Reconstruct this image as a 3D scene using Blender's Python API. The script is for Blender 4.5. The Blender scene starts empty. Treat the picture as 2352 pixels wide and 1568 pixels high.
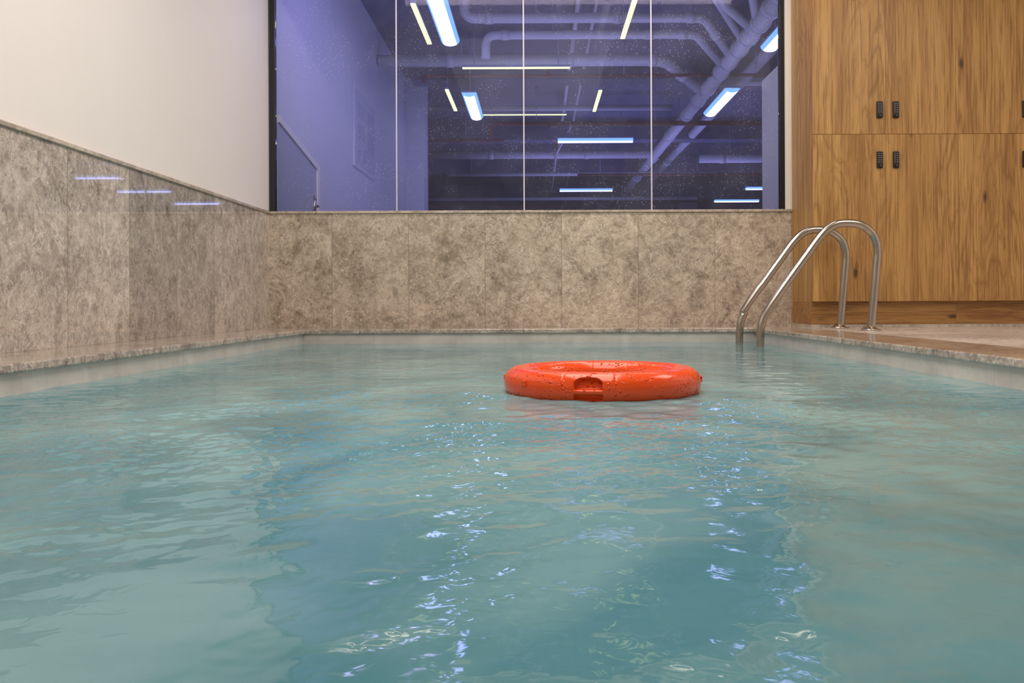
import bpy, bmesh, math, random
import numpy as np
from mathutils import Vector, Matrix
random.seed(4)
S = bpy.context.scene
COL = S.collection
S.view_settings.view_transform = 'Standard'
S.view_settings.look = 'None'
S.view_settings.exposure = 0.0

# ------------------------------------------------------------------ nodes
class NT:
    def __init__(s, name):
        s.m = bpy.data.materials.new(name); s.m.use_nodes = True
        s.t = s.m.node_tree; s.t.nodes.clear()
        s.out = s.t.nodes.new('ShaderNodeOutputMaterial')
    def n(s, typ, ins=None, **kw):
        nd = s.t.nodes.new(typ)
        for k, v in kw.items(): setattr(nd, k, v)
        if ins:
            for k, v in ins.items():
                sk = nd.inputs[k]
                if isinstance(v, bpy.types.NodeSocket): s.t.links.new(v, sk)
                else: sk.default_value = v
        return nd
    def math(s, op, a, b=0.0, c=0.0, clamp=False):
        nd = s.n('ShaderNodeMath', {0: a, 1: b, 2: c}, operation=op); nd.use_clamp = clamp
        return nd.outputs[0]
    def vmath(s, op, a, b):
        return s.n('ShaderNodeVectorMath', {0: a, 1: b}, operation=op).outputs[0]
    def ramp(s, fac, stops, interp='LINEAR'):
        nd = s.n('ShaderNodeValToRGB', {0: fac}); cr = nd.color_ramp; cr.interpolation = interp
        while len(cr.elements) < len(stops): cr.elements.new(0.5)
        for e, (p, c) in zip(cr.elements, stops):
            e.position = p
            e.color = (c, c, c, 1) if isinstance(c, (int, float)) else (*c, 1)
        return nd.outputs[0]
    def mix(s, fac, a, b, blend='MIX'):
        nd = s.n('ShaderNodeMix', data_type='RGBA', blend_type=blend)
        for i, v in ((0, fac), (6, a), (7, b)):
            sk = nd.inputs[i]
            if isinstance(v, bpy.types.NodeSocket): s.t.links.new(v, sk)
            else: sk.default_value = v if i == 0 else (*v, 1)
        return nd.outputs[2]
    def noise(s, vec, scale, detail=4, rough=0.55, dist=0.0):
        return s.n('ShaderNodeTexNoise', {'Vector': vec, 'Scale': scale, 'Detail': detail, 'Roughness': rough, 'Distortion': dist}).outputs[0]
    def obj(s): return s.n('ShaderNodeTexCoord').outputs['Object']
    def bump(s, h, strength=0.2, dist=0.01):
        return s.n('ShaderNodeBump', {'Height': h, 'Strength': strength, 'Distance': dist}).outputs[0]
    def principled(s, **ins):
        mp = {k.replace('_', ' '): v for k, v in ins.items()}
        for k, v in list(mp.items()):
            if k in ('Base Color', 'Emission Color', 'Coat Tint') and isinstance(v, tuple) and len(v) == 3:
                mp[k] = (*v, 1)
        p = s.n('ShaderNodeBsdfPrincipled', mp)
        s.t.links.new(p.outputs[0], s.out.inputs[0]); return p

def simple(name, col, rough=0.5, metal=0.0, var=0.08, scale=8, bump=0.0, **kw):
    t = NT(name); o = t.obj(); nz = t.noise(o, scale, 3)
    c = t.mix(nz, tuple(max(0, x*(1-var)) for x in col), tuple(min(1, x*(1+var)) for x in col))
    ins = dict(Base_Color=c, Roughness=rough, Metallic=metal, **kw)
    if bump: ins['Normal'] = t.bump(t.noise(o, scale*8, 3), bump, 0.003)
    t.principled(**ins); return t.m

def emis(name, col, st):
    t = NT(name); o = t.obj(); nz = t.noise(o, 3, 1)
    c = t.mix(nz, col, tuple(x*0.93 for x in col))
    e = t.n('ShaderNodeEmission', {'Color': c, 'Strength': st}); t.t.links.new(e.outputs[0], t.out.inputs[0]); return t.m

def stone(name, axis, off, tile, light, dark, vein, rough=0.14, seam=True, spec=0.5, vs=1.0, tonevar=0.34, seed=7.31):
    t = NT(name); o = t.obj()
    sep = t.n('ShaderNodeSeparateXYZ', {0: o})
    u = t.math('DIVIDE', t.math('SUBTRACT', sep.outputs[axis], off), tile)
    idx = t.math('FLOOR', u)
    wn = t.n('ShaderNodeTexWhiteNoise', {'W': t.math('ADD', idx, seed)}, noise_dimensions='1D')
    shift = t.vmath('MULTIPLY', wn.outputs['Color'], (23, 23, 23))
    p = t.vmath('ADD', o, shift)
    big = t.noise(p, 2.6*vs, 4, 0.6, 1.0)
    mid = t.noise(p, 9*vs, 8, 0.75, 0.7)
    fine = t.noise(p, 46*vs, 4, 0.7, 0.4)
    wv = t.n('ShaderNodeTexNoise', {'Vector': p, 'Scale': 14.0*vs, 'Detail': 4.0, 'Roughness': 0.65}).outputs['Color']
    pw = t.vmath('ADD', p, t.vmath('MULTIPLY', wv, (0.12, 0.12, 0.12)))
    mm = t.math('ADD', t.math('MULTIPLY', big, 0.45), t.math('MULTIPLY', mid, 0.55))
    base = t.mix(t.ramp(mm, [(0.38, 0.0), (0.48, 0.55), (0.60, 1.0)]), dark, light)
    cell = t.n('ShaderNodeTexVoronoi', {'Vector': pw, 'Scale': 28.0*vs})
    cs = t.n('ShaderNodeSeparateColor', {0: cell.outputs['Color']}).outputs[0]
    cg = t.math('MULTIPLY_ADD', cs, 0.34, 0.83)
    base = t.mix(1.0, base, t.n('ShaderNodeCombineColor', {0: cg, 1: cg, 2: cg}).outputs[0], 'MULTIPLY')
    bl = t.math('MULTIPLY', t.ramp(cell.outputs[0], [(0.20, 1.0), (0.34, 0.0)]), t.ramp(mm, [(0.38, 0.85), (0.50, 0.05)]))
    base = t.mix(bl, base, tuple(x*0.5 for x in dark))
    base = t.mix(t.math('MULTIPLY', t.ramp(fine, [(0.56, 0.0), (0.62, 0.6)]), t.ramp(mid, [(0.42, 0.15), (0.56, 1.0)])), base, vein)
    base = t.mix(t.ramp(fine, [(0.36, 0.6), (0.42, 0.0)]), base, tuple(x*0.7 for x in dark))
    n1 = t.noise(p, 5.5*vs, 7, 0.62, 1.4)
    rid = t.math('ABSOLUTE', t.math('SUBTRACT', n1, 0.5))
    v1 = t.math('MULTIPLY', t.ramp(rid, [(0.0, 1.0), (0.013, 0.0)]), t.ramp(big, [(0.36, 0.35), (0.55, 1.0)]))
    base = t.mix(v1, base, vein)
    tone = t.math('MULTIPLY_ADD', wn.outputs['Value'], tonevar, 1.0-tonevar*0.5)
    tc = t.n('ShaderNodeCombineColor', {0: tone, 1: tone, 2: tone}).outputs[0]
    base = t.mix(1.0, base, tc, 'MULTIPLY')
    if seam:
        fr = t.math('FRACT', u)
        d = t.math('MINIMUM', fr, t.math('SUBTRACT', 1.0, fr))
        base = t.mix(t.ramp(d, [(0.0, 0.6), (0.0055, 0.0)]), base, (0.12, 0.09, 0.07))
    t.principled(Base_Color=base, Roughness=rough, Specular_IOR_Level=spec)
    return t.m

# ------------------------------------------------------------------ mesh helpers
def mesh_obj(name, verts, faces, mats=None, smooth=False, midx=None):
    me = bpy.data.meshes.new(name); me.from_pydata(verts, [], faces); me.update()
    for m in (mats or []): me.materials.append(m)
    if smooth: me.polygons.foreach_set('use_smooth', [True]*len(me.polygons))
    if midx: me.polygons.foreach_set('material_index', midx)
    ob = bpy.data.objects.new(name, me); COL.objects.link(ob); return ob

def bm_box(bm, lo, hi, bevel=0.0, segs=2, mat=0):
    r = bmesh.ops.create_cube(bm, size=1.0)
    c = [(a+b)/2 for a, b in zip(lo, hi)]; s = [b-a for a, b in zip(lo, hi)]
    for v in r['verts']: v.co = Vector((v.co[i]*s[i]+c[i] for i in range(3)))
    fs = set(f for v in r['verts'] for f in v.link_faces)
    if bevel > 0:
        es = list(set(e for v in r['verts'] for e in v.link_edges))
        rr = bmesh.ops.bevel(bm, geom=es, offset=bevel, segments=segs, affect='EDGES', profile=0.5)
        fs = set(f for f in rr['faces']) | set(f for f in fs if f.is_valid)
    for f in fs:
        if f.is_valid: f.material_index = mat

def boxes(name, lst, mats, bevel=0.0, smooth=False):
    bm = bmesh.new()
    for b in lst:
        bm_box(bm, b[0], b[1], b[3] if len(b) > 3 else bevel, 2, b[2] if len(b) > 2 else 0)
    me = bpy.data.meshes.new(name); bm.to_mesh(me); bm.free()
    for m in mats: me.materials.append(m)
    ob = bpy.data.objects.new(name, me); COL.objects.link(ob); return ob

def fillet(pts, rad, n=8):
    P = [Vector(p) for p in pts]; out = [P[0]]
    for i in range(1, len(P)-1):
        a, b, c = P[i-1], P[i], P[i+1]
        d1 = (a-b); d2 = (c-b); l = min(rad, d1.length*0.48, d2.length*0.48)
        p1 = b+d1.normalized()*l; p2 = b+d2.normalized()*l
        for k in range(n+1):
            t = k/n; out.append(p1*(1-t)**2+b*2*t*(1-t)+p2*t*t)
    out.append(P[-1]); return out

def sweep_data(path, r, segs=20, rings=None):
    path = [Vector(p) for p in path]; V = []; F = []
    tan = []
    for i in range(len(path)):
        a = path[max(0, i-1)]; b = path[min(len(path)-1, i+1)]; tan.append((b-a).normalized())
    up = Vector((0, 0, 1)) if abs(tan[0].z) < 0.9 else Vector((0, 1, 0))
    nrm = (up-tan[0]*up.dot(tan[0])).normalized()
    for i, p in enumerate(path):
        t = tan[i]; nrm = (nrm-t*nrm.dot(t)).normalized(); bi = t.cross(nrm)
        rr = r[i] if isinstance(r, (list, tuple)) else r
        for k in range(segs):
            a = 2*math.pi*k/segs; V.append(tuple(p+(nrm*math.cos(a)+bi*math.sin(a))*rr))
    for i in range(len(path)-1):
        for k in range(segs):
            k2 = (k+1) % segs
            F.append((i*segs+k, i*segs+k2, (i+1)*segs+k2, (i+1)*segs+k))
    F.append(tuple(range(segs))[::-1]); F.append(tuple((len(path)-1)*segs+k for k in range(segs)))
    return V, F

def tubes(name, plist, mats, segs=16):
    V = []; F = []
    for path, r in plist:
        v, f = sweep_data(path, r, segs); o = len(V); V += v; F += [tuple(i+o for i in q) for q in f]
    return mesh_obj(name, V, F, mats, smooth=True)

def setp(ob, label=None, cat=None, kind=None, group=None):
    if label: ob['label'] = label
    if cat: ob['category'] = cat
    if kind: ob['kind'] = kind
    if group: ob['group'] = group
    return ob

def empty(name, loc=(0, 0, 0), **kw):
    e = bpy.data.objects.new(name, None); e.empty_display_size = 0.1; COL.objects.link(e); e.location = loc
    return setp(e, **kw)

def parent(ch, pa):
    ch.parent = pa
    return ch

def copy_tree(ob, loc=None, rotz=None, scale=None):
    def rec(o, pa):
        c = o.copy(); COL.objects.link(c)
        if pa is not None: c.parent = pa; c.matrix_parent_inverse = o.matrix_parent_inverse.copy()
        for ch in [x for x in list(bpy.data.objects) if x.parent == o]: rec(ch, c)
        return c
    c = rec(ob, None)
    if loc is not None: c.location = loc
    if rotz is not None: c.rotation_euler[2] = rotz
    if scale is not None: c.scale = scale
    return c

# ------------------------------------------------------------------ dimensions
H = 0.19; YB = 6.94; XL = -2.10; XR = 4.15
PL, PR, PB, PF = -1.72, 1.60, 6.50, -1.6      # pool edges
WZ = -0.105
CEIL = 3.0; HC = 3.85

# ------------------------------------------------------------------ materials
M_plaster = simple('plaster', (0.86, 0.81, 0.775), 0.42, var=0.02, scale=3, bump=0.03)
M_ceil = simple('ceiling_paint', (0.72, 0.69, 0.66), 0.8, var=0.02)
light, dark, vein = (0.585, 0.485, 0.39), (0.31, 0.25, 0.19), (0.80, 0.71, 0.60)
M_stoneB = stone('stone_back', 0, -1.607, 0.6, light, dark, vein, rough=0.12, tonevar=0.26, seed=41.7)
M_stoneL = stone('stone_left', 1, 3.96, 0.6, (0.50, 0.435, 0.38), (0.25, 0.21, 0.18), (0.70, 0.63, 0.57), rough=0.03, spec=0.85, seed=13.2)
M_copeX = stone('stone_coping_across', 0, -1.3, 1.2, (0.50, 0.42, 0.355), (0.20, 0.155, 0.125), (0.76, 0.69, 0.61), rough=0.10, vs=1.5)
M_copeY = stone('stone_coping_along', 1, 0.7, 1.2, (0.50, 0.42, 0.355), (0.20, 0.155, 0.125), (0.76, 0.69, 0.61), rough=0.10, vs=1.5)
M_deck = stone('stone_deck', 1, 0.3, 0.6, (0.64, 0.575, 0.53), (0.38, 0.33, 0.30), (0.80, 0.74, 0.69), rough=0.22, spec=0.4)
M_cap = stone('stone_cap', 0, 0, 40, (0.60, 0.51, 0.42), (0.38, 0.31, 0.25), (0.72, 0.65, 0.56), seam=False, rough=0.15)
M_black = simple('black_aluminium', (0.010, 0.010, 0.012), 0.35)
M_seal = simple('silicone_seal', (0.62, 0.60, 0.72), 0.5)
M_steel = simple('brushed_stainless_steel', (0.47, 0.41, 0.355), 0.22, metal=1.0, var=0.10, scale=30)
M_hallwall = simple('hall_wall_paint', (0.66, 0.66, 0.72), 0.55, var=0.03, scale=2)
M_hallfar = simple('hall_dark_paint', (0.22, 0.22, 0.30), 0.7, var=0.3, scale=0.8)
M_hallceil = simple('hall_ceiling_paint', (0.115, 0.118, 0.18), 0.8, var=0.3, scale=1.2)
M_pipe = simple('white_pipe_plastic', (0.62, 0.62, 0.62), 0.4, var=0.06)
M_red = simple('dark_rust_red_pipe_paint', (0.15, 0.020, 0.022), 0.6)
M_house = simple('lamp_housing_grey', (0.35, 0.4, 0.6), 0.4)
M_tube = emis('blue_white_lamp_diffuser', (0.50, 0.52, 1.0), 8.5)
M_tube_edge = emis('blue_lamp_diffuser_edge', (0.18, 0.42, 1.0), 1.5)
M_yel = emis('yellow_white_strip_diffuser', (0.92, 1.0, 0.36), 2.2)
M_warm = emis('warm_strip_diffuser', (1.0, 0.95, 0.90), 7)
M_grey = simple('lavender_grey_door_paint', (0.42, 0.43, 0.52), 0.5, var=0.03)
M_board = simple('notice_board_paper', (0.54, 0.54, 0.63), 0.5, var=0.03)
M_board2 = simple('notice_board_print', (0.46, 0.46, 0.58), 0.5, var=0.25, scale=40)
M_btn = simple('lock_button_grey', (0.62, 0.62, 0.62), 0.4)

def wood(name, c1, c2, c3, axis_z=True):
    t = NT(name); o = t.obj()
    rnd = t.n('ShaderNodeObjectInfo').outputs['Random']
    off = t.n('ShaderNodeCombineXYZ', {0: t.math('MULTIPLY', rnd, 31.0), 1: t.math('MULTIPLY', rnd, 11.0), 2: t.math('MULTIPLY', rnd, 17.0)}).outputs[0]
    p = t.vmath('ADD', o, off)
    def sc(k): return (1, 1, k) if axis_z else (k, 1, 1)
    low = t.noise(t.vmath('MULTIPLY', p, sc(0.15)), 3.0, 5, 0.5, 0.8)
    rings = t.math('FRACT', t.math('MULTIPLY', low, 15.0))
    ringl = t.ramp(rings, [(0.0, 1.0), (0.20, 0.3), (0.55, 0.0), (0.9, 0.5), (1.0, 1.0)])
    rfade = t.ramp(t.noise(t.vmath('MULTIPLY', p, sc(0.2)), 3.0, 2), [(0.38, 0.15), (0.60, 0.80)])
    grain = t.noise(t.vmath('MULTIPLY', p, sc(0.03)), 75, 5, 0.7)
    med = t.noise(t.vmath('MULTIPLY', p, sc(0.05)), 9, 5, 0.6)
    c = t.mix(t.ramp(med, [(0.35, 0.0), (0.65, 1.0)]), c1, c2)
    c = t.mix(t.math('MULTIPLY', ringl, rfade), c, c3)
    c = t.mix(t.ramp(grain, [(0.37, 0.8), (0.52, 0.0)]), c, c3)
    kn = t.n('ShaderNodeTexVoronoi', {'Vector': t.vmath('MULTIPLY', p, sc(0.4)), 'Scale': 4.6}).outputs[0]
    c = t.mix(t.ramp(kn, [(0.04, 0.95), (0.11, 0.0)]), c, tuple(x*0.35 for x in c3))
    t.principled(Base_Color=c, Roughness=0.42)
    return t.m
M_wood = wood('oak_veneer', (0.375, 0.19, 0.055), (0.58, 0.335, 0.108), (0.215, 0.095, 0.025))
M_woodH = wood('oak_veneer_horizontal', (0.34, 0.165, 0.045), (0.45, 0.24, 0.078), (0.17, 0.07, 0.018), axis_z=False)

# ------------------------------------------------------------------ room shell
def st(ob): ob['kind'] = 'structure'; return ob
SC = 0.915   # stone cladding top
st(boxes('wall_left', [((XL-0.2, -2.2, -0.2), (XL-0.012, YB+0.2, CEIL))], [M_plaster]))
st(boxes('trim_1', [((XL-0.012, -2.2, 0.0), (XL, YB, SC-0.02))], [M_stoneL]))
st(boxes('trim_2', [((XL-0.012, -2.2, SC-0.02), (XL+0.012, YB-0.012, SC))], [M_cap], bevel=0.003))
WL, WR, WB, WT = -2.10, 1.955, SC, 2.80
st(boxes('wall_back', [((XL-0.012, YB+0.012, -0.2), (XR, YB+0.2, WB-0.02)),
                       ((WR, YB+0.012, WB-0.02), (XR, YB+0.2, CEIL)),
                       ((XL-0.012, YB+0.012, WT), (WR, YB+0.2, CEIL))], [M_plaster]))
st(boxes('trim_3', [((XL, YB, 0.0), (2.0, YB+0.012, SC-0.02))], [M_stoneB]))
st(boxes('trim_4', [((XL, YB-0.012, SC-0.02), (2.0, YB+0.2, SC))], [M_cap], bevel=0.003))
st(boxes('wall_right', [((XR, -2.2, -0.2), (XR+0.2, YB+0.2, CEIL))], [M_plaster]))
st(boxes('wall_front', [((XL-0.2, -2.4, -0.2), (XR+0.2, -2.2, CEIL))], [M_plaster]))
st(boxes('ceiling', [((XL-0.2, -2.4, CEIL), (XR+0.2, YB+0.2, CEIL+0.15))], [M_ceil]))
st(boxes('floor', [((PR+0.36, -2.2, -0.2), (XR, YB, 0.0)), ((XL, -2.2, -0.2), (PR+0.36, PF-0.4, 0.0))], [M_deck]))

# window
w = st(empty('window_1', (0, YB+0.06, WB)))
w['label'] = 'wide interior window of clear panes with black side frame'
def glass():
    t = NT('dusty_hazed_window_glass'); o = t.obj()
    tr = t.n('ShaderNodeBsdfTransparent', {'Color': (0.93, 0.94, 1, 1)})
    gl = t.n('ShaderNodeBsdfGlossy', {'Color': (0.6, 0.6, 0.8, 1), 'Roughness': 0.03})
    fr = t.n('ShaderNodeFresnel', {'IOR': 1.14})
    m1 = t.n('ShaderNodeMixShader', {0: fr.outputs[0], 1: tr.outputs[0], 2: gl.outputs[0]})
    df = t.n('ShaderNodeBsdfDiffuse', {'Color': (0.60, 0.60, 0.85, 1)})
    vor = t.n('ShaderNodeTexVoronoi', {'Vector': o, 'Scale': 42.0}).outputs[0]
    nz = t.noise(o, 2.0, 4, 0.6)
    dots = t.math('MULTIPLY', t.ramp(vor, [(0.08, 0.42), (0.17, 0.0)]), t.ramp(nz, [(0.42, 0.06), (0.58, 1.0)]))
    sm = t.ramp(nz, [(0.35, 0.025), (0.7, 0.065)])  # besides the dust dots: haze over the hall, put into the glass as bluish diffuse
    m2 = t.n('ShaderNodeMixShader', {0: t.math('ADD', dots, sm), 1: m1.outputs[0], 2: df.outputs[0]})
    t.t.links.new(m2.outputs[0], t.out.inputs[0]); return t.m
M_glass = glass()
joints = [-1.106, -0.10, 0.908]
ed = [WL+0.036] + joints + [WR-0.036]
for a, b in zip(ed[:-1], ed[1:]):
    g = boxes('pane', [((a+0.004, -0.006, 0.0), (b-0.004, 0.006, WT-WB-0.02))], [M_glass]); parent(g, w)
for lo, hi in (((WL, -0.03, 0.0), (WL+0.038, 0.03, WT-WB)), ((WR-0.036, -0.03, 0.0), (WR, 0.03, WT-WB)), ((WL+0.038, -0.03, WT-WB-0.03), (WR-0.036, 0.03, WT-WB))):
    parent(boxes('window_frame', [(lo, hi)], [M_black], bevel=0.002), w)
for j in joints:
    parent(boxes('glass_joint', [((j-0.005, -0.008, 0.0), (j+0.005, 0.008, WT-WB-0.03))], [M_seal]), w)

# ------------------------------------------------------------------ pool
pool = empty('swimming_pool', (0, 2.5, 0), label='rectangular indoor pool with grey marble coping and pale basin', cat='swimming pool')
def pool_tile():
    t = NT('pale_pool_render'); o = t.obj()
    br = t.n('ShaderNodeTexBrick', {'Vector': o, 'Scale': 1.0, 'Mortar Size': 0.003, 'Brick Width': 0.6, 'Row Height': 0.6,
        'Color1': (0.56, 0.525, 0.485, 1), 'Color2': (0.50, 0.47, 0.435, 1), 'Mortar': (0.40, 0.37, 0.34, 1)}, offset=0.0)
    nz = t.noise(o, 6, 6, 0.65, 0.6)
    c = t.mix(0.5, br.outputs[0], t.ramp(nz, [(0.35, (0.40, 0.365, 0.33)), (0.65, (0.66, 0.62, 0.57))]))
    t.principled(Base_Color=c, Roughness=0.3); return t.m
M_tile = pool_tile()
M_floorT = simple('pale_blue_basin_lining', (0.62, 0.70, 0.70), 0.3, var=0.1, scale=2)
T = 0.15; OY = 2.5
def y_(v): return v-OY
bas = boxes('basin', [((PL-T, y_(PF-T), -1.45), (PR+T, y_(PB+T), -1.3), 1),
    ((PL-T, y_(PF-T), -1.3), (PL-0.0, y_(PB+T), -0.03)), ((PR, y_(PF-T), -1.3), (PR+T, y_(PB+T), -0.03)),
    ((PL, y_(PB), -1.3), (PR, y_(PB+T), -0.03)), ((PL, y_(PF-T), -1.3), (PR, y_(PF), -0.03)),
    ((PL, y_(PF), -1.3), (-0.62, y_(PB), -0.50), 1), ((-0.62, y_(5.1), -1.3), (PR, y_(PB), -0.38), 1)], [M_tile, M_floorT])
parent(bas, pool)
def coping(lst, mat):
    return parent(boxes('coping', lst, [mat], bevel=0.006), pool)
coping([((XL, y_(-2.2+0.2), -0.032), (PL+0.02, y_(PB-0.02), 0.0))], M_copeY)
coping([((XL, y_(PB-0.02), -0.032), (PR+0.36, y_(YB), 0.0))], M_copeX)
coping([((PR-0.02, y_(-2.0), -0.032), (PR+0.36, y_(PB-0.02), 0.0))], M_copeY)

# water
def water_mesh():
    rng = np.random.RandomState(11)
    xs = np.linspace(PL, PR, 660)
    k = np.linspace(0, 1, 1100)
    ys = np.concatenate([np.linspace(PF, 0.3, 30)[:-1], 0.3+(PB-0.3)*(k**1.6)])
    X, Y = np.meshgrid(xs, ys)
    Z = np.zeros_like(X)
    def waves(n, l0, l1, amp, spread=1.2, base=math.pi/2, wob_a=0.8):
        z = np.zeros_like(X)
        for i in range(n):
            L = l0*(l1/l0)**rng.rand(); a = base+rng.randn()*spread
            kx, ky = math.cos(a)*2*math.pi/L, math.sin(a)*2*math.pi/L
            ph = rng.rand()*6.28
            wob = wob_a*np.sin(X*5*rng.rand()+Y*3*rng.randn()+rng.rand()*6)+wob_a*np.sin(Y*5*rng.rand()+X*3*rng.randn()+rng.rand()*6)
            z += np.sin(kx*X+ky*Y+ph+wob)*L
        return z*amp/math.sqrt(n)
    far = 1/(1+np.exp((Y-4.6)/0.5))          # calmer towards the far edge
    Z += waves(18, 0.35, 1.0, 0.0022, 1.2)*(0.35+0.65*far)
    gY = np.exp(-((Y-2.1)/0.95)**2)
    Z += waves(40, 0.07, 0.20, 0.0082, 1.3, wob_a=2.2)*(0.85+0.35*gY)*(0.35+0.65*far)
    c1 = waves(60, 0.022, 0.07, 0.026, 1.6, wob_a=2.0)
    patch = waves(14, 0.25, 1.3, 1.6, 3, wob_a=1.5)
    mask = gY*(0.50+0.75*np.clip(patch, -0.45, 1))
    mask = np.clip(mask+0.06+0.08*np.clip(patch, -1, 1), 0.02, 1.0)
    Z += c1*mask
    Z += WZ
    ny, nx = X.shape
    me = bpy.data.meshes.new('pool_water')
    co = np.stack([X, Y, Z], -1).reshape(-1, 3).astype(np.float32)
    idx = np.arange(nx*ny).reshape(ny, nx)
    q = np.stack([idx[:-1, :-1], idx[:-1, 1:], idx[1:, 1:], idx[1:, :-1]], -1).reshape(-1, 4).astype(np.int32)
    me.vertices.add(len(co)); me.vertices.foreach_set('co', co.ravel())
    me.loops.add(q.size); me.loops.foreach_set('vertex_index', q.ravel())
    me.polygons.add(len(q)); me.polygons.foreach_set('loop_start', np.arange(0, q.size, 4, dtype=np.int32))
    me.polygons.foreach_set('loop_total', np.full(len(q), 4, dtype=np.int32))
    me.polygons.foreach_set('use_smooth', np.ones(len(q), dtype=bool))
    me.update(calc_edges=True); me.validate()
    ob = bpy.data.objects.new('pool_water', me); COL.objects.link(ob); return ob
def water_mat():
    t = NT('turquoise_pool_water'); o = t.obj()
    h = t.noise(o, 30, 2, 0.5, 0.8)
    nrm = t.bump(h, 0.10, 0.006)
    fr = t.n('ShaderNodeFresnel', {'IOR': 1.33, 'Normal': nrm}).outputs[0]
    cloud = t.noise(t.vmath('MULTIPLY', o, (1.0, 0.7, 1.0)), 1.9, 3, 0.5, 0.8)
    cr = t.ramp(cloud, [(0.36, 0.0), (0.64, 1.0)])
    tr = t.n('ShaderNodeBsdfTransparent', {'Color': (0.46, 0.80, 0.84, 1)})
    df = t.n('ShaderNodeBsdfDiffuse', {'Color': t.mix(cr, (0.115, 0.315, 0.37), (0.255, 0.485, 0.51))})
    body = t.n('ShaderNodeMixShader', {0: 0.82, 1: tr.outputs[0], 2: df.outputs[0]})
    gl = t.n('ShaderNodeBsdfGlossy', {'Color': (0.96, 0.96, 0.98, 1), 'Roughness': 0.065, 'Normal': nrm})
    m = t.n('ShaderNodeMixShader', {0: fr, 1: body.outputs[0], 2: gl.outputs[0]})
    t.t.links.new(m.outputs[0], t.out.inputs[0]); return t.m
wt = water_mesh(); wt.data.materials.append(water_mat())
setp(wt, 'rippled turquoise water filling the indoor pool', 'water', 'stuff')

# ------------------------------------------------------------------ lifebuoy
BX, BY = 0.214, 2.95
buoy = empty('lifebuoy', (BX, BY, WZ), label='bright orange plastic ring lifebuoy floating on the water', cat='lifebuoy')
def orange():
    t = NT('orange_buoy_plastic'); o = t.obj()
    nz = t.noise(o, 10, 3)
    c = t.mix(nz, (0.88, 0.070, 0.006), (0.95, 0.092, 0.010))
    vor = t.n('ShaderNodeTexVoronoi', {'Vector': o, 'Scale': 80.0, 'Randomness': 1.0}).outputs[0]
    drops = t.math('MULTIPLY', t.ramp(vor, [(0.0, 1.0), (0.34, 0.0)]), t.ramp(t.noise(o, 14, 2), [(0.44, 0.0), (0.50, 1.0)]))
    t.principled(Base_Color=c, Roughness=0.16, Specular_IOR_Level=0.5, Normal=t.bump(drops, 1.0, 0.005))
    return t.m
M_or = orange()
def ring():
    NA, NB = 1300, 128; R = 0.273; aw, ah = 0.052, 0.052; zc = 0.032
    a = np.linspace(0, 2*np.pi, NA, endpoint=False)[:, None]; b = np.linspace(0, 2*np.pi, NB, endpoint=False)[None, :]
    e = 0.93
    cb, sb = np.cos(b), np.sin(b)
    rx = np.sign(cb)*np.abs(cb)**e*aw + 0*a; rz = np.sign(sb)*np.abs(sb)**e*ah + 0*a
    def sm(x, lo, hi):
        t = np.clip((x-lo)/(hi-lo), 0, 1); return t*t*(3-2*t)
    def ad(c): return (a-c+np.pi) % (2*np.pi)-np.pi
    f = np.ones_like(rx)
    c0 = math.radians(-101.5)
    for i in range(4):
        for q in (-0.26, 0.26):
            d = np.abs(ad(c0+q+i*math.pi/2))*0.325
            f -= 0.020*np.exp(-(d/0.0017)**2)
        f += 0.008*(1-sm(np.abs(ad(c0+i*math.pi/2))*0.325, 0.076, 0.084))
    f -= 0.012*np.exp(-((rz-0.018)/0.0014)**2)*(cb > 0)
    rx = rx*f; rz = rz*f
    for c in (c0, c0+math.pi):
        s = np.abs(ad(c))*0.325; zz = rz+zc
        top = 0.068-0.014*(s/0.044)**4
        up = (1-sm(s, 0.042, 0.045))*sm(zz, 0.034, 0.036)*(1-sm(zz, top, top+0.0025))*(cb > 0)
        lo = (1-sm(s, 0.042, 0.045))*sm(zz, 0.002, 0.004)*(1-sm(zz, 0.019, 0.021))*(cb > 0)
        rx = rx-0.022*up-0.016*lo
    X = (R+rx)*np.cos(a); Y = (R+rx)*np.sin(a); Z = zc+rz
    V = np.stack([X, Y, Z], -1).reshape(-1, 3)
    F = []
    for i in range(NA):
        i2 = (i+1) % NA
        for j in range(NB):
            j2 = (j+1) % NB
            F.append((i*NB+j, i2*NB+j, i2*NB+j2, i*NB+j2))
    return mesh_obj('ring_body', V.tolist(), F, [M_or], smooth=True)
parent(ring(), buoy)
for ang in (-7, 83, 173, -142):
    r = math.radians(ang)
    lug = boxes('rope_lug', [((0.0, -0.012, -0.010), (0.006, 0.012, 0.010))], [M_or], bevel=0.002)
    lug.location = (0.323*math.cos(r), 0.323*math.sin(r), 0.044); lug.rotation_euler[2] = r; parent(lug, buoy)

# ------------------------------------------------------------------ pool ladder
lad = empty('pool_ladder', (2.18, 6.03, 0), label='stainless steel pool ladder with two arched handrails', cat='pool ladder')
prof = [(2.185, 0.0), (2.20, 0.15), (2.224, 0.42), (2.230, 0.51), (2.220, 0.585), (2.185, 0.645), (2.12, 0.69), (2.03, 0.703), (1.95, 0.69), (1.87, 0.63),
        (1.76, 0.485), (1.60, 0.265), (1.52, 0.15), (1.478, 0.07), (1.462, -0.02), (1.46, -0.2), (1.46, -1.1)]
def catmull(P, n=8):
    out = []
    P = [Vector((p[0], 0, p[1])) for p in P]
    Q = [P[0]*2-P[1]]+P+[P[-1]*2-P[-2]]
    for i in range(1, len(Q)-2):
        p0, p1, p2, p3 = Q[i-1:i+3]
        for k in range(n):
            t = k/n
            out.append(0.5*((2*p1)+(p2-p0)*t+(2*p0-5*p1+4*p2-p3)*t*t+(3*p1-p0-3*p2+p3)*t**3))
    out.append(P[-1]); return out
base = catmull(prof)
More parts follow.
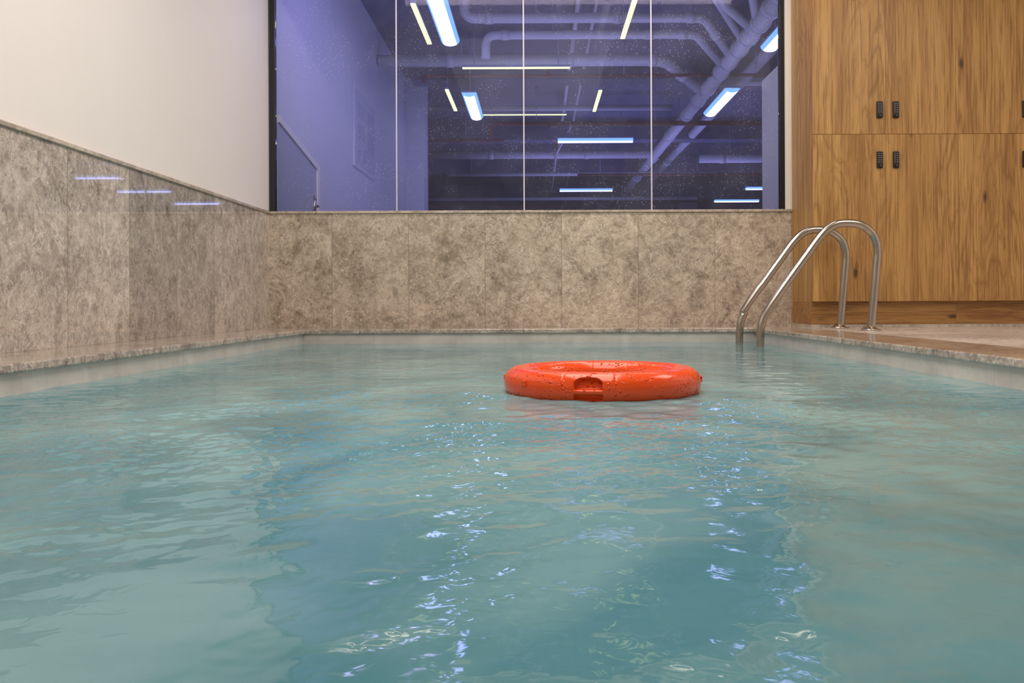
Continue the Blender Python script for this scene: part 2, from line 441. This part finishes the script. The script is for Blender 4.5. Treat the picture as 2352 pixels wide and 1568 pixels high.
for yy, dx, dz in ((5.80, 0.0, 0.0), (6.26, -0.045, -0.006)):
    path = [Vector((p.x-2.18+dx*(1 if p.x > 1.5 else 0.7), yy-6.03, p.z+(dz if p.z > 0.3 else 0))) for p in base]
    parent(tubes('handrail', [(path, 0.0265)], [M_steel], 28), lad)
    bx = 2.185-2.18+dx
    fl = tubes('flange', [([(bx, yy-6.03, 0.0), (bx, yy-6.03, 0.006), (bx, yy-6.03, 0.012), (bx+0.001, yy-6.03, 0.020), (bx+0.002, yy-6.03, 0.026)], [0.060, 0.061, 0.052, 0.035, 0.0275])], [M_steel], 32)
    parent(fl, lad)
for zz in (-0.38, -0.66, -0.94):
    parent(boxes('step', [((1.44-2.18-0.04, -0.21, zz), (1.44-2.18+0.04, 0.21, zz+0.025))], [M_steel], bevel=0.008), lad)

# ------------------------------------------------------------------ lockers
FY = 6.41; DW = 0.5275
def lock_mesh():
    L = [((-0.022, -0.016, -0.060), (0.022, 0.0, 0.060), 0, 0.005)]
    for i in range(5):
        for j in range(2):
            cx = -0.0085+j*0.017; cz = 0.044-i*0.0155
            L.append(((cx-0.0044, -0.0180, cz-0.0032), (cx+0.0044, -0.0158, cz+0.0032), 1, 0.0008))
    L.append(((-0.012, -0.026, -0.052), (0.012, -0.0155, -0.036), 0, 0.003))
    L.append(((-0.003, -0.0265, -0.050), (0.003, -0.0258, -0.038), 1, 0.0003))
    o = boxes('keypad_lock', L, [M_black, M_btn]); return o
def locker(x0, nm='locker_cabinet'):
    e = empty(nm, (x0, YB, 0), label='tall oak veneer locker unit with black keypad locks', cat='locker', group='oak locker units along the wall')
    d = YB-FY
    b = boxes('body', [((0, -d+0.02, 0.19), (0.018, 0.0, 2.62)), ((2*DW-0.018, -d+0.02, 0.19), (2*DW, 0.0, 2.62)),
        ((0.018, -0.02, 0.19), (2*DW-0.018, 0.0, 2.62)), ((0.018, -d+0.021, 0.19), (2*DW-0.018, -0.02, 0.208)),
        ((0.018, -d+0.021, 2.6), (2*DW-0.018, -0.02, 2.62)), ((0.018, -d+0.021, 1.39), (2*DW-0.018, -0.02, 1.408)),
        ((DW-0.009, -d+0.021, 0.208), (DW+0.009, -0.02, 2.6))], [M_wood]); parent(b, e)
    k = boxes('plinth', [((0.0, -d+0.045, 0.022), (2*DW, -0.0, 0.19))], [M_woodH], bevel=0.001); parent(k, e)
    for cx in range(2):
        for (z0, z1) in ((0.19, 1.3985), (1.401, 2.62)):
            dr = boxes('door', [((0.0005, 0.0, 0), (DW-0.0005, 0.019, z1-z0))], [M_wood], bevel=0.0005)
            dr.location = (cx*DW, -d, z0); parent(dr, e)
            lk = lock_mesh(); lx = DW-0.045 if cx == 0 else 0.072
            wz = 1.575 if z0 > 1 else 1.213
            lk.location = (lx, 0.0, wz-z0); parent(lk, dr)
    return e
locker(2.0); locker(2.0+2*DW+0.0005)
st(boxes('trim_5', [((2.0, FY+0.035, 0.0), (XR, YB, 0.022))], [M_cap]))

# ------------------------------------------------------------------ hall beyond the window
HX0, HX1, HY0, HY1 = -2.12, 10.0, YB+0.2, 33.0
st(boxes('wall_hall_left', [((HX0-0.2, HY0, 0), (HX0, 14.4, HC)), ((HX0-0.2, 14.4, 0), (-1.83, 14.9, HC))], [M_hallwall]))
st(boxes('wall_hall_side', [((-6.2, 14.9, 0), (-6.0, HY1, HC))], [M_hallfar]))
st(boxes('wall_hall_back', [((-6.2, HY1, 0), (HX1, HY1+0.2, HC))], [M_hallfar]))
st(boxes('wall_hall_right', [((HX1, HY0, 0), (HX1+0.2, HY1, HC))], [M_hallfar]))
st(boxes('wall_hall_near', [((XR+0.2, HY0-0.2, 0), (HX1+0.2, HY0, HC)), ((XL-0.2, HY0-0.2, CEIL+0.15), (XR+0.2, HY0, HC))], [M_hallwall]))
st(boxes('wall_hall_partition', [((WR+0.02, HY0, 0), (WR+0.12, 7.75, 2.12))], [M_hallwall]))
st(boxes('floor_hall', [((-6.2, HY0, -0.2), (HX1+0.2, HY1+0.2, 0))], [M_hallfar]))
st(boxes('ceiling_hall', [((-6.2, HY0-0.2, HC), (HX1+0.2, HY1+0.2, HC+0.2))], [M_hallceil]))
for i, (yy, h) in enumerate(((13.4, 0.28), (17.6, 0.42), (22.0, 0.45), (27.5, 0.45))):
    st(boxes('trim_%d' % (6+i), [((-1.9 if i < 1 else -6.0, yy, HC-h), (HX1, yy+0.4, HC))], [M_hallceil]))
st(boxes('trim_12', [((-1.0, HY1-0.5, 0), (-0.1, HY1-0.3, 3.3)), ((2.2, HY1-0.5, 0), (2.8, HY1-0.3, 3.85)), ((5.2, HY1-0.5, 0), (5.9, HY1-0.3, 3.85))], [M_hallwall]))

dr = st(empty('door_1', (HX0, 7.9, 0)))
dr['label'] = 'grey door with slanted top and pale frame'
def prism(name, poly, x0, x1, mat):
    n = len(poly); V = [(x0, p[0], p[1]) for p in poly]+[(x1, p[0], p[1]) for p in poly]
    F = [tuple(range(n))[::-1], tuple(range(n, 2*n))]+[(i, (i+1) % n, n+(i+1) % n, n+i) for i in range(n)]
    ob = mesh_obj(name, V, F, [mat]); bm = bmesh.new(); bm.from_mesh(ob.data); bmesh.ops.recalc_face_normals(bm, faces=bm.faces); bm.to_mesh(ob.data); bm.free(); return ob
parent(prism('door_leaf', [(-0.74, 0), (0.50, 0), (0.50, 1.46), (-0.74, 1.66)], 0.0, 0.03, M_grey), dr)
parent(prism('door_frame', [(0.50, 0), (0.58, 0), (0.58, 1.50), (-0.74, 1.72), (-0.74, 1.66), (0.50, 1.46)], 0.0, 0.045, M_plaster), dr)
parent(tubes('door_handle', [([(0.03, 0.40, 1.1), (0.075, 0.40, 1.1), (0.08, 0.28, 1.1)], 0.010), ([(0.032, 0.40, 1.0), (0.034, 0.40, 1.2)], 0.02)], [M_steel], 12), dr)

nb = empty('notice_board', (HX0, 10.85, 1.78), label='pale framed rules board mounted on the violet-lit wall', cat='notice board')
parent(boxes('frame', [((0, -0.66, 0), (0.025, 0.66, 0.95))], [M_hallwall], bevel=0.004), nb)
parent(boxes('printed_sheet', [((0.025, -0.62, 0.04), (0.027, 0.62, 0.91)), ((0.027, -0.5, 0.60), (0.028, -0.08, 0.78), 1), ((0.027, 0.08, 0.60), (0.028, 0.5, 0.78), 1), ((0.027, -0.5, 0.34), (0.028, -0.08, 0.54), 1),
                              ((0.027, 0.08, 0.30), (0.028, 0.5, 0.54), 1), ((0.027, -0.5, 0.10), (0.028, -0.3, 0.28), 1), ((0.027, -0.2, 0.10), (0.028, 0.0, 0.28), 1)], [M_board, M_board2]), nb)

LZ = 3.25
def fl_lamp(length=1.65, wdt=0.215):
    e = empty('fluorescent_lamp', (0, 0, 0), label='hanging fluorescent lamp with curved blue-white diffuser', cat='lamp', group='fluorescent lamps under the hall ceiling')
    n = 20; V = []; F = []; mi = []
    for i in range(n+1):
        a = math.pi*(1+i/n)
        for yy in (-length/2, length/2):
            V.append((math.cos(a)*wdt/2, yy, math.sin(a)*0.065))
    for i in range(n):
        F.append((2*i, 2*i+1, 2*i+3, 2*i+2)); mi.append(1 if (i < 5 or i >= n-5) else 0)
    F.append(tuple(2*i for i in range(n+1))); mi.append(1); F.append(tuple(2*i+1 for i in range(n+1))[::-1]); mi.append(1)
    parent(mesh_obj('diffuser', V, F, [M_tube, M_tube_edge], midx=mi), e)
    parent(boxes('housing', [((-wdt/2-0.004, -length/2-0.01, 0.0), (wdt/2+0.004, length/2+0.01, 0.025))], [M_house], bevel=0.005), e)
    hz = HC-LZ
    for q in (-0.35, 0.35):
        parent(tubes('hanger', [([(0, length*q, 0.025), (0, length*q, hz)], 0.006)], [M_house], 8), e)
    return e
L0 = fl_lamp(); L0.location = (-1.0, 9.5, LZ)
for (x, y, rz, s) in ((-0.98, 13.7, 0, (1, 1, 1)), (2.80, 9.8, 0, (1, 1, 1)), (2.81, 13.5, 0, (1, 1, 1)),
                   (1.10, 16.6, math.pi/2, (1, 0.85, 1)), (1.33, 23.9, math.pi/2, (1, 0.86, 1)),
                   (6.3, 23.7, math.pi/2, (1, 0.85, 1)), (6.0, 26.6, math.pi/2, (1, 0.80, 1)), (6.2, 21.1, math.pi/2, (1, 0.68, 1))):
    copy_tree(L0, (x, y, LZ), rz, s)
SZ = 3.26; q_ = 0.90
def strip_lamp():
    e = empty('strip_light', (0, 0, 0), label='slim yellow-white linear strip light under the dark ceiling', cat='lamp', group='slim linear strip lights in the hall')
    parent(boxes('diffuser', [((-0.026, -0.70, -0.012), (0.026, 0.70, 0.0))], [M_yel]), e)
    parent(boxes('housing', [((-0.028, -0.71, 0.0), (0.028, 0.71, 0.03))], [M_house], bevel=0.003), e)
    for q in (-0.55, 0.55):
        parent(tubes('hanger', [([(0, q, 0.03), (0, q, HC-SZ)], 0.004)], [M_house], 6), e)
    return e
S0 = strip_lamp(); S0.location = (-1.40*q_, 10.85*q_, SZ)
for (x, y, rz) in ((1.115, 10.65, 0), (-1.43, 14.9, 0), (1.03, 15.0, 0), (-0.29, 12.84, math.pi/2)):
    copy_tree(S0, (x*q_, y*q_, SZ), rz)
copy_tree(S0, (-0.20, 15.2, 3.42), math.pi/2, (1, 1.02, 0.7))

def pipe(paths, label, mat, sockets=(), hang=(), name='ceiling_pipe', segs=20):
    x0 = paths[0][0][0]
    e = empty(name, tuple(x0), label=label, cat='pipe', group='pipework under the hall ceiling')
    O = Vector(x0)
    parent(tubes('pipe_run', [([Vector(p)-O for p in P], r) for P, r in paths], [mat], segs), e)
    for a, b, r in sockets:
        parent(tubes('pipe_collar', [([Vector(a)-O, Vector(b)-O], r)], [mat], segs), e)
    for h in hang:
        parent(tubes('pipe_hanger', [([Vector(h)-O, Vector((h[0], h[1], HC))-O], 0.006)], [M_house], 6), e)
    return e
def yc(x, z, r, ys): return [((x, y, z), (x, y+0.12, z), r) for y in ys]
pipe([(fillet([(2.50, HY0+0.02, 3.30), (2.50, 31, 3.30)], 0.1), 0.098)], 'thick pale drain pipe with collars running along the ceiling', M_pipe,
     yc(2.5, 3.3, 0.114, (8.2, 8.9, 9.3, 9.8, 10.3, 10.8, 11.4, 11.9, 12.8, 13.6, 14.6, 16.5, 19, 22, 25)), [(2.5, 9.2, 3.3), (2.5, 12.2, 3.3), (2.5, 15.5, 3.3), (2.5, 20, 3.3)])
pipe([(fillet([(3.10, HY0+0.02, 3.52), (3.10, 31, 3.52)], 0.1), 0.085)], 'thick pale drain pipe beside the collared one', M_pipe,
     yc(3.10, 3.52, 0.097, (9.0, 11.0, 13, 15.6, 18, 21)), [(3.1, 10, 3.5), (3.1, 14, 3.5), (3.1, 19, 3.5)])
def xc(y, z, r, xs): return [((x, y, z), (x+0.1, y, z), r) for x in xs]
lab2 = 'pale horizontal pipe bending diagonally into the thick pipe'
pipe([(fillet([(-0.83, 10.3, 3.80), (-0.83, 10.3, 3.50), (1.95, 10.3, 3.50), (2.47, 11.25, 3.32)], 0.13), 0.058)], lab2, M_pipe, xc(10.3, 3.5, 0.067, (-0.6, 0.9, 1.75))+[((2.15, 10.67, 3.43), (2.20, 10.76, 3.415), 0.067)], [(0, 10.3, 3.5), (1.4, 10.3, 3.5)])
pipe([(fillet([(-0.60, 10.55, 3.10), (-0.60, 10.55, 3.38), (1.90, 10.55, 3.38), (2.47, 11.7, 3.30)], 0.13), 0.052)], lab2, M_pipe, xc(10.55, 3.38, 0.060, (-0.42, 1.3, 1.7)), [(0.2, 10.55, 3.38), (1.5, 10.55, 3.38)])
pipe([(fillet([(-2.1, 11.80, 3.42), (1.70, 11.80, 3.42), (2.47, 13.1, 3.30)], 0.2), 0.080)], lab2, M_pipe, xc(11.80, 3.42, 0.090, (-1.2, 0.4, 1.5))+[((2.0, 12.31, 3.37), (2.08, 12.44, 3.36), 0.09)], [(-1, 11.8, 3.4), (0.8, 11.8, 3.4)])
pipe([(fillet([(2.15, HY0+0.5, 3.62), (2.15, 9.0, 3.62), (2.47, 9.9, 3.32)], 0.2), 0.05)], lab2, M_pipe, [], [(2.15, 8.4, 3.6)])
pipe([(fillet([(1.75, 9.3, 3.80), (1.75, 9.3, 3.60), (2.47, 10.6, 3.32)], 0.15), 0.045)], lab2, M_pipe)
pipe([(fillet([(2.0, 9.6, 3.82), (2.0, 9.6, 3.45), (2.47, 10.1, 3.30)], 0.15), 0.055)], lab2, M_pipe)
pipe([(fillet([(-2.4, 18.5, 3.28), (2.4, 18.5, 3.28)], 0.2), 0.085)], 'pale horizontal pipe crossing the dark hall', M_pipe, xc(18.5, 3.28, 0.095, (-1, 1)), [(0, 18.5, 3.3), (-2, 18.5, 3.3)])
pipe([(fillet([(3.2, 17.4, 3.0), (6.0, 17.4, 3.0)], 0.2), 0.08)], 'pale horizontal pipe crossing the dark hall', M_pipe, xc(17.4, 3.0, 0.09, (3.6, 4.6)), [(3.8, 17.4, 3), (5.5, 17.4, 3)])
pipe([(fillet([(0.5, HY0+2, 3.72), (0.5, 24, 3.72)], 0.2), 0.03)], 'thin grey conduit running along the ceiling', M_pipe, [], [(0.5, 10, 3.72), (0.5, 15, 3.72)])
pipe([(fillet([(0.72, HY0+2, 3.74), (0.72, 17.5, 3.74), (0.4, 17.9, 3.2), (0.4, 24, 3.2)], 0.2), 0.02)], 'thin grey conduit running along the ceiling', M_pipe, [], [(0.72, 12, 3.74), (0.4, 20, 3.2)])
for (xa, xb, yy, zz, rr) in ((-2.0, 4.2, 20.4, 3.15, 0.045), (-5.0, 4.5, 24.8, 3.1, 0.05), (-5, 4.6, 29.0, 3.0, 0.06), (3.1, 6.5, 13.2, 3.45, 0.04), (-1.9, 2.4, 15.6, 3.62, 0.05), (-2.0, 4.0, 9.0, 3.74, 0.03)):
    pipe([(fillet([(xa, yy, zz), (xb, yy, zz)], 0.2), rr)], 'slim pale pipe crossing the dark hall', M_pipe, [], [(xa+0.5, yy, zz), (xb-0.5, yy, zz)], segs=12)
rl = 'thin dark red sprinkler pipe crossing the hall'
pipe([(fillet([(-1.53, 12.1, 3.2), (-1.53, 12.1, 3.29), (3.6, 12.1, 3.29)], 0.04), 0.022)], rl, M_red, [((x, 12.1, 3.29), (x+0.05, 12.1, 3.29), 0.034) for x in (-1.0, 0.1, 1.3, 2.2)]+[((0.15, 12.1, 3.29), (0.15, 12.1, 3.37), 0.02)], [(-0.9, 12.1, 3.29), (1.2, 12.1, 3.29), (3, 12.1, 3.29)], segs=12)
pipe([(fillet([(-0.76, 14.85, 2.95), (-0.76, 14.85, 3.19), (3.8, 14.85, 3.19)], 0.06), 0.042)], 'dark red sprinkler main crossing the hall', M_red, xc(14.85, 3.19, 0.055, (0.2, 1.5)), [(0, 14.85, 3.2), (2, 14.85, 3.2)], segs=12)
pipe([(fillet([(-0.60, 16.3, 3.18), (-2.03, 16.3, 3.18), (-2.03, 16.3, 0.0)], 0.06), 0.032)], 'dark red sprinkler pipe turning down to the floor', M_red, [], [(-1.3, 16.3, 3.2)], segs=12)
pipe([(fillet([(0.9, 19.5, 3.0), (5.0, 19.5, 3.0)], 0.06), 0.03)], rl, M_red, [], [(1.4, 19.5, 3), (4.5, 19.5, 3)], segs=12)

# ------------------------------------------------------------------ pool-room ceiling strip (mirrored in the water)
cl = empty('linear_ceiling_lamp', (0.66, 5.6, CEIL), label='warm white linear lamp fixed under the pool ceiling', cat='lamp')
parent(boxes('diffuser', [((-0.03, -0.9, -0.05), (0.03, 0.9, -0.04))], [M_warm]), cl)
parent(boxes('housing', [((-0.035, -0.91, -0.04), (0.035, 0.91, 0.0))], [M_seal], bevel=0.003), cl)

# ------------------------------------------------------------------ lights
def area(name, loc, target, sx, sy, e, col):
    l = bpy.data.lights.new(name, 'AREA'); l.shape = 'RECTANGLE'; l.size = sx; l.size_y = sy; l.energy = e; l.color = col
    o = bpy.data.objects.new(name, l); COL.objects.link(o); o.location = loc
    d = Vector(target)-Vector(loc); o.rotation_euler = d.to_track_quat('-Z', 'Y').to_euler(); return o
WARM = (1.0, 0.89, 0.80)
area('ceiling_panel_light', (-0.1, 2.8, CEIL-0.03), (-0.1, 2.8, 0), 1.8, 3.8, 126, WARM)
area('deck_panel_light', (2.9, 4.4, CEIL-0.03), (2.9, 4.8, 0), 1.4, 2.6, 58, WARM)
area('wall_washer_light', (0.3, 5.9, CEIL-0.04), (0.3, 7.1, 0.2), 3.0, 0.12, 36, (1.0, 0.86, 0.72))
BL = (0.38, 0.37, 1.0)
area('hall_fill_below', (0.6, 10.5, 0.6), (0.6, 11.2, 4), 3.0, 4.0, 46, BL)  # added violet fill, hidden below the sill, no fixture there
area('hall_pipe_fill', (1.9, 9.4, 0.6), (2.2, 10.6, 4), 1.0, 1.0, 9, (0.70, 0.70, 1.0))  # added pale fill that brightens the pipes from below, source unseen
area('hall_fill_far', (2.0, 18.0, 0.6), (2.0, 18.5, 4), 5.0, 6.0, 125, BL)  # added violet fill for the deep end of the hall, out of view
area('hall_wall_fill', (-0.6, 7.3, 2.95), (-2.1, 8.9, 2.6), 1.2, 0.3, 26, (0.45, 0.42, 1.0))  # added violet fill for the left hall wall, faces away from camera
W = bpy.data.worlds.new('World'); S.world = W; W.use_nodes = True
W.node_tree.nodes['Background'].inputs[0].default_value = (0.5, 0.45, 0.42, 1); W.node_tree.nodes['Background'].inputs[1].default_value = 0.05

# ------------------------------------------------------------------ camera
cam = bpy.data.cameras.new('Camera'); co = bpy.data.objects.new('Camera', cam); COL.objects.link(co)
co.location = (0, 0, H); co.rotation_euler = (math.radians(90), math.radians(0.25), 0)
cam.sensor_width = 36; cam.lens = 2033/2352*36
cam.shift_x = -58/2352; cam.shift_y = -89/2352
cam.clip_start = 0.02; cam.clip_end = 200
S.camera = co
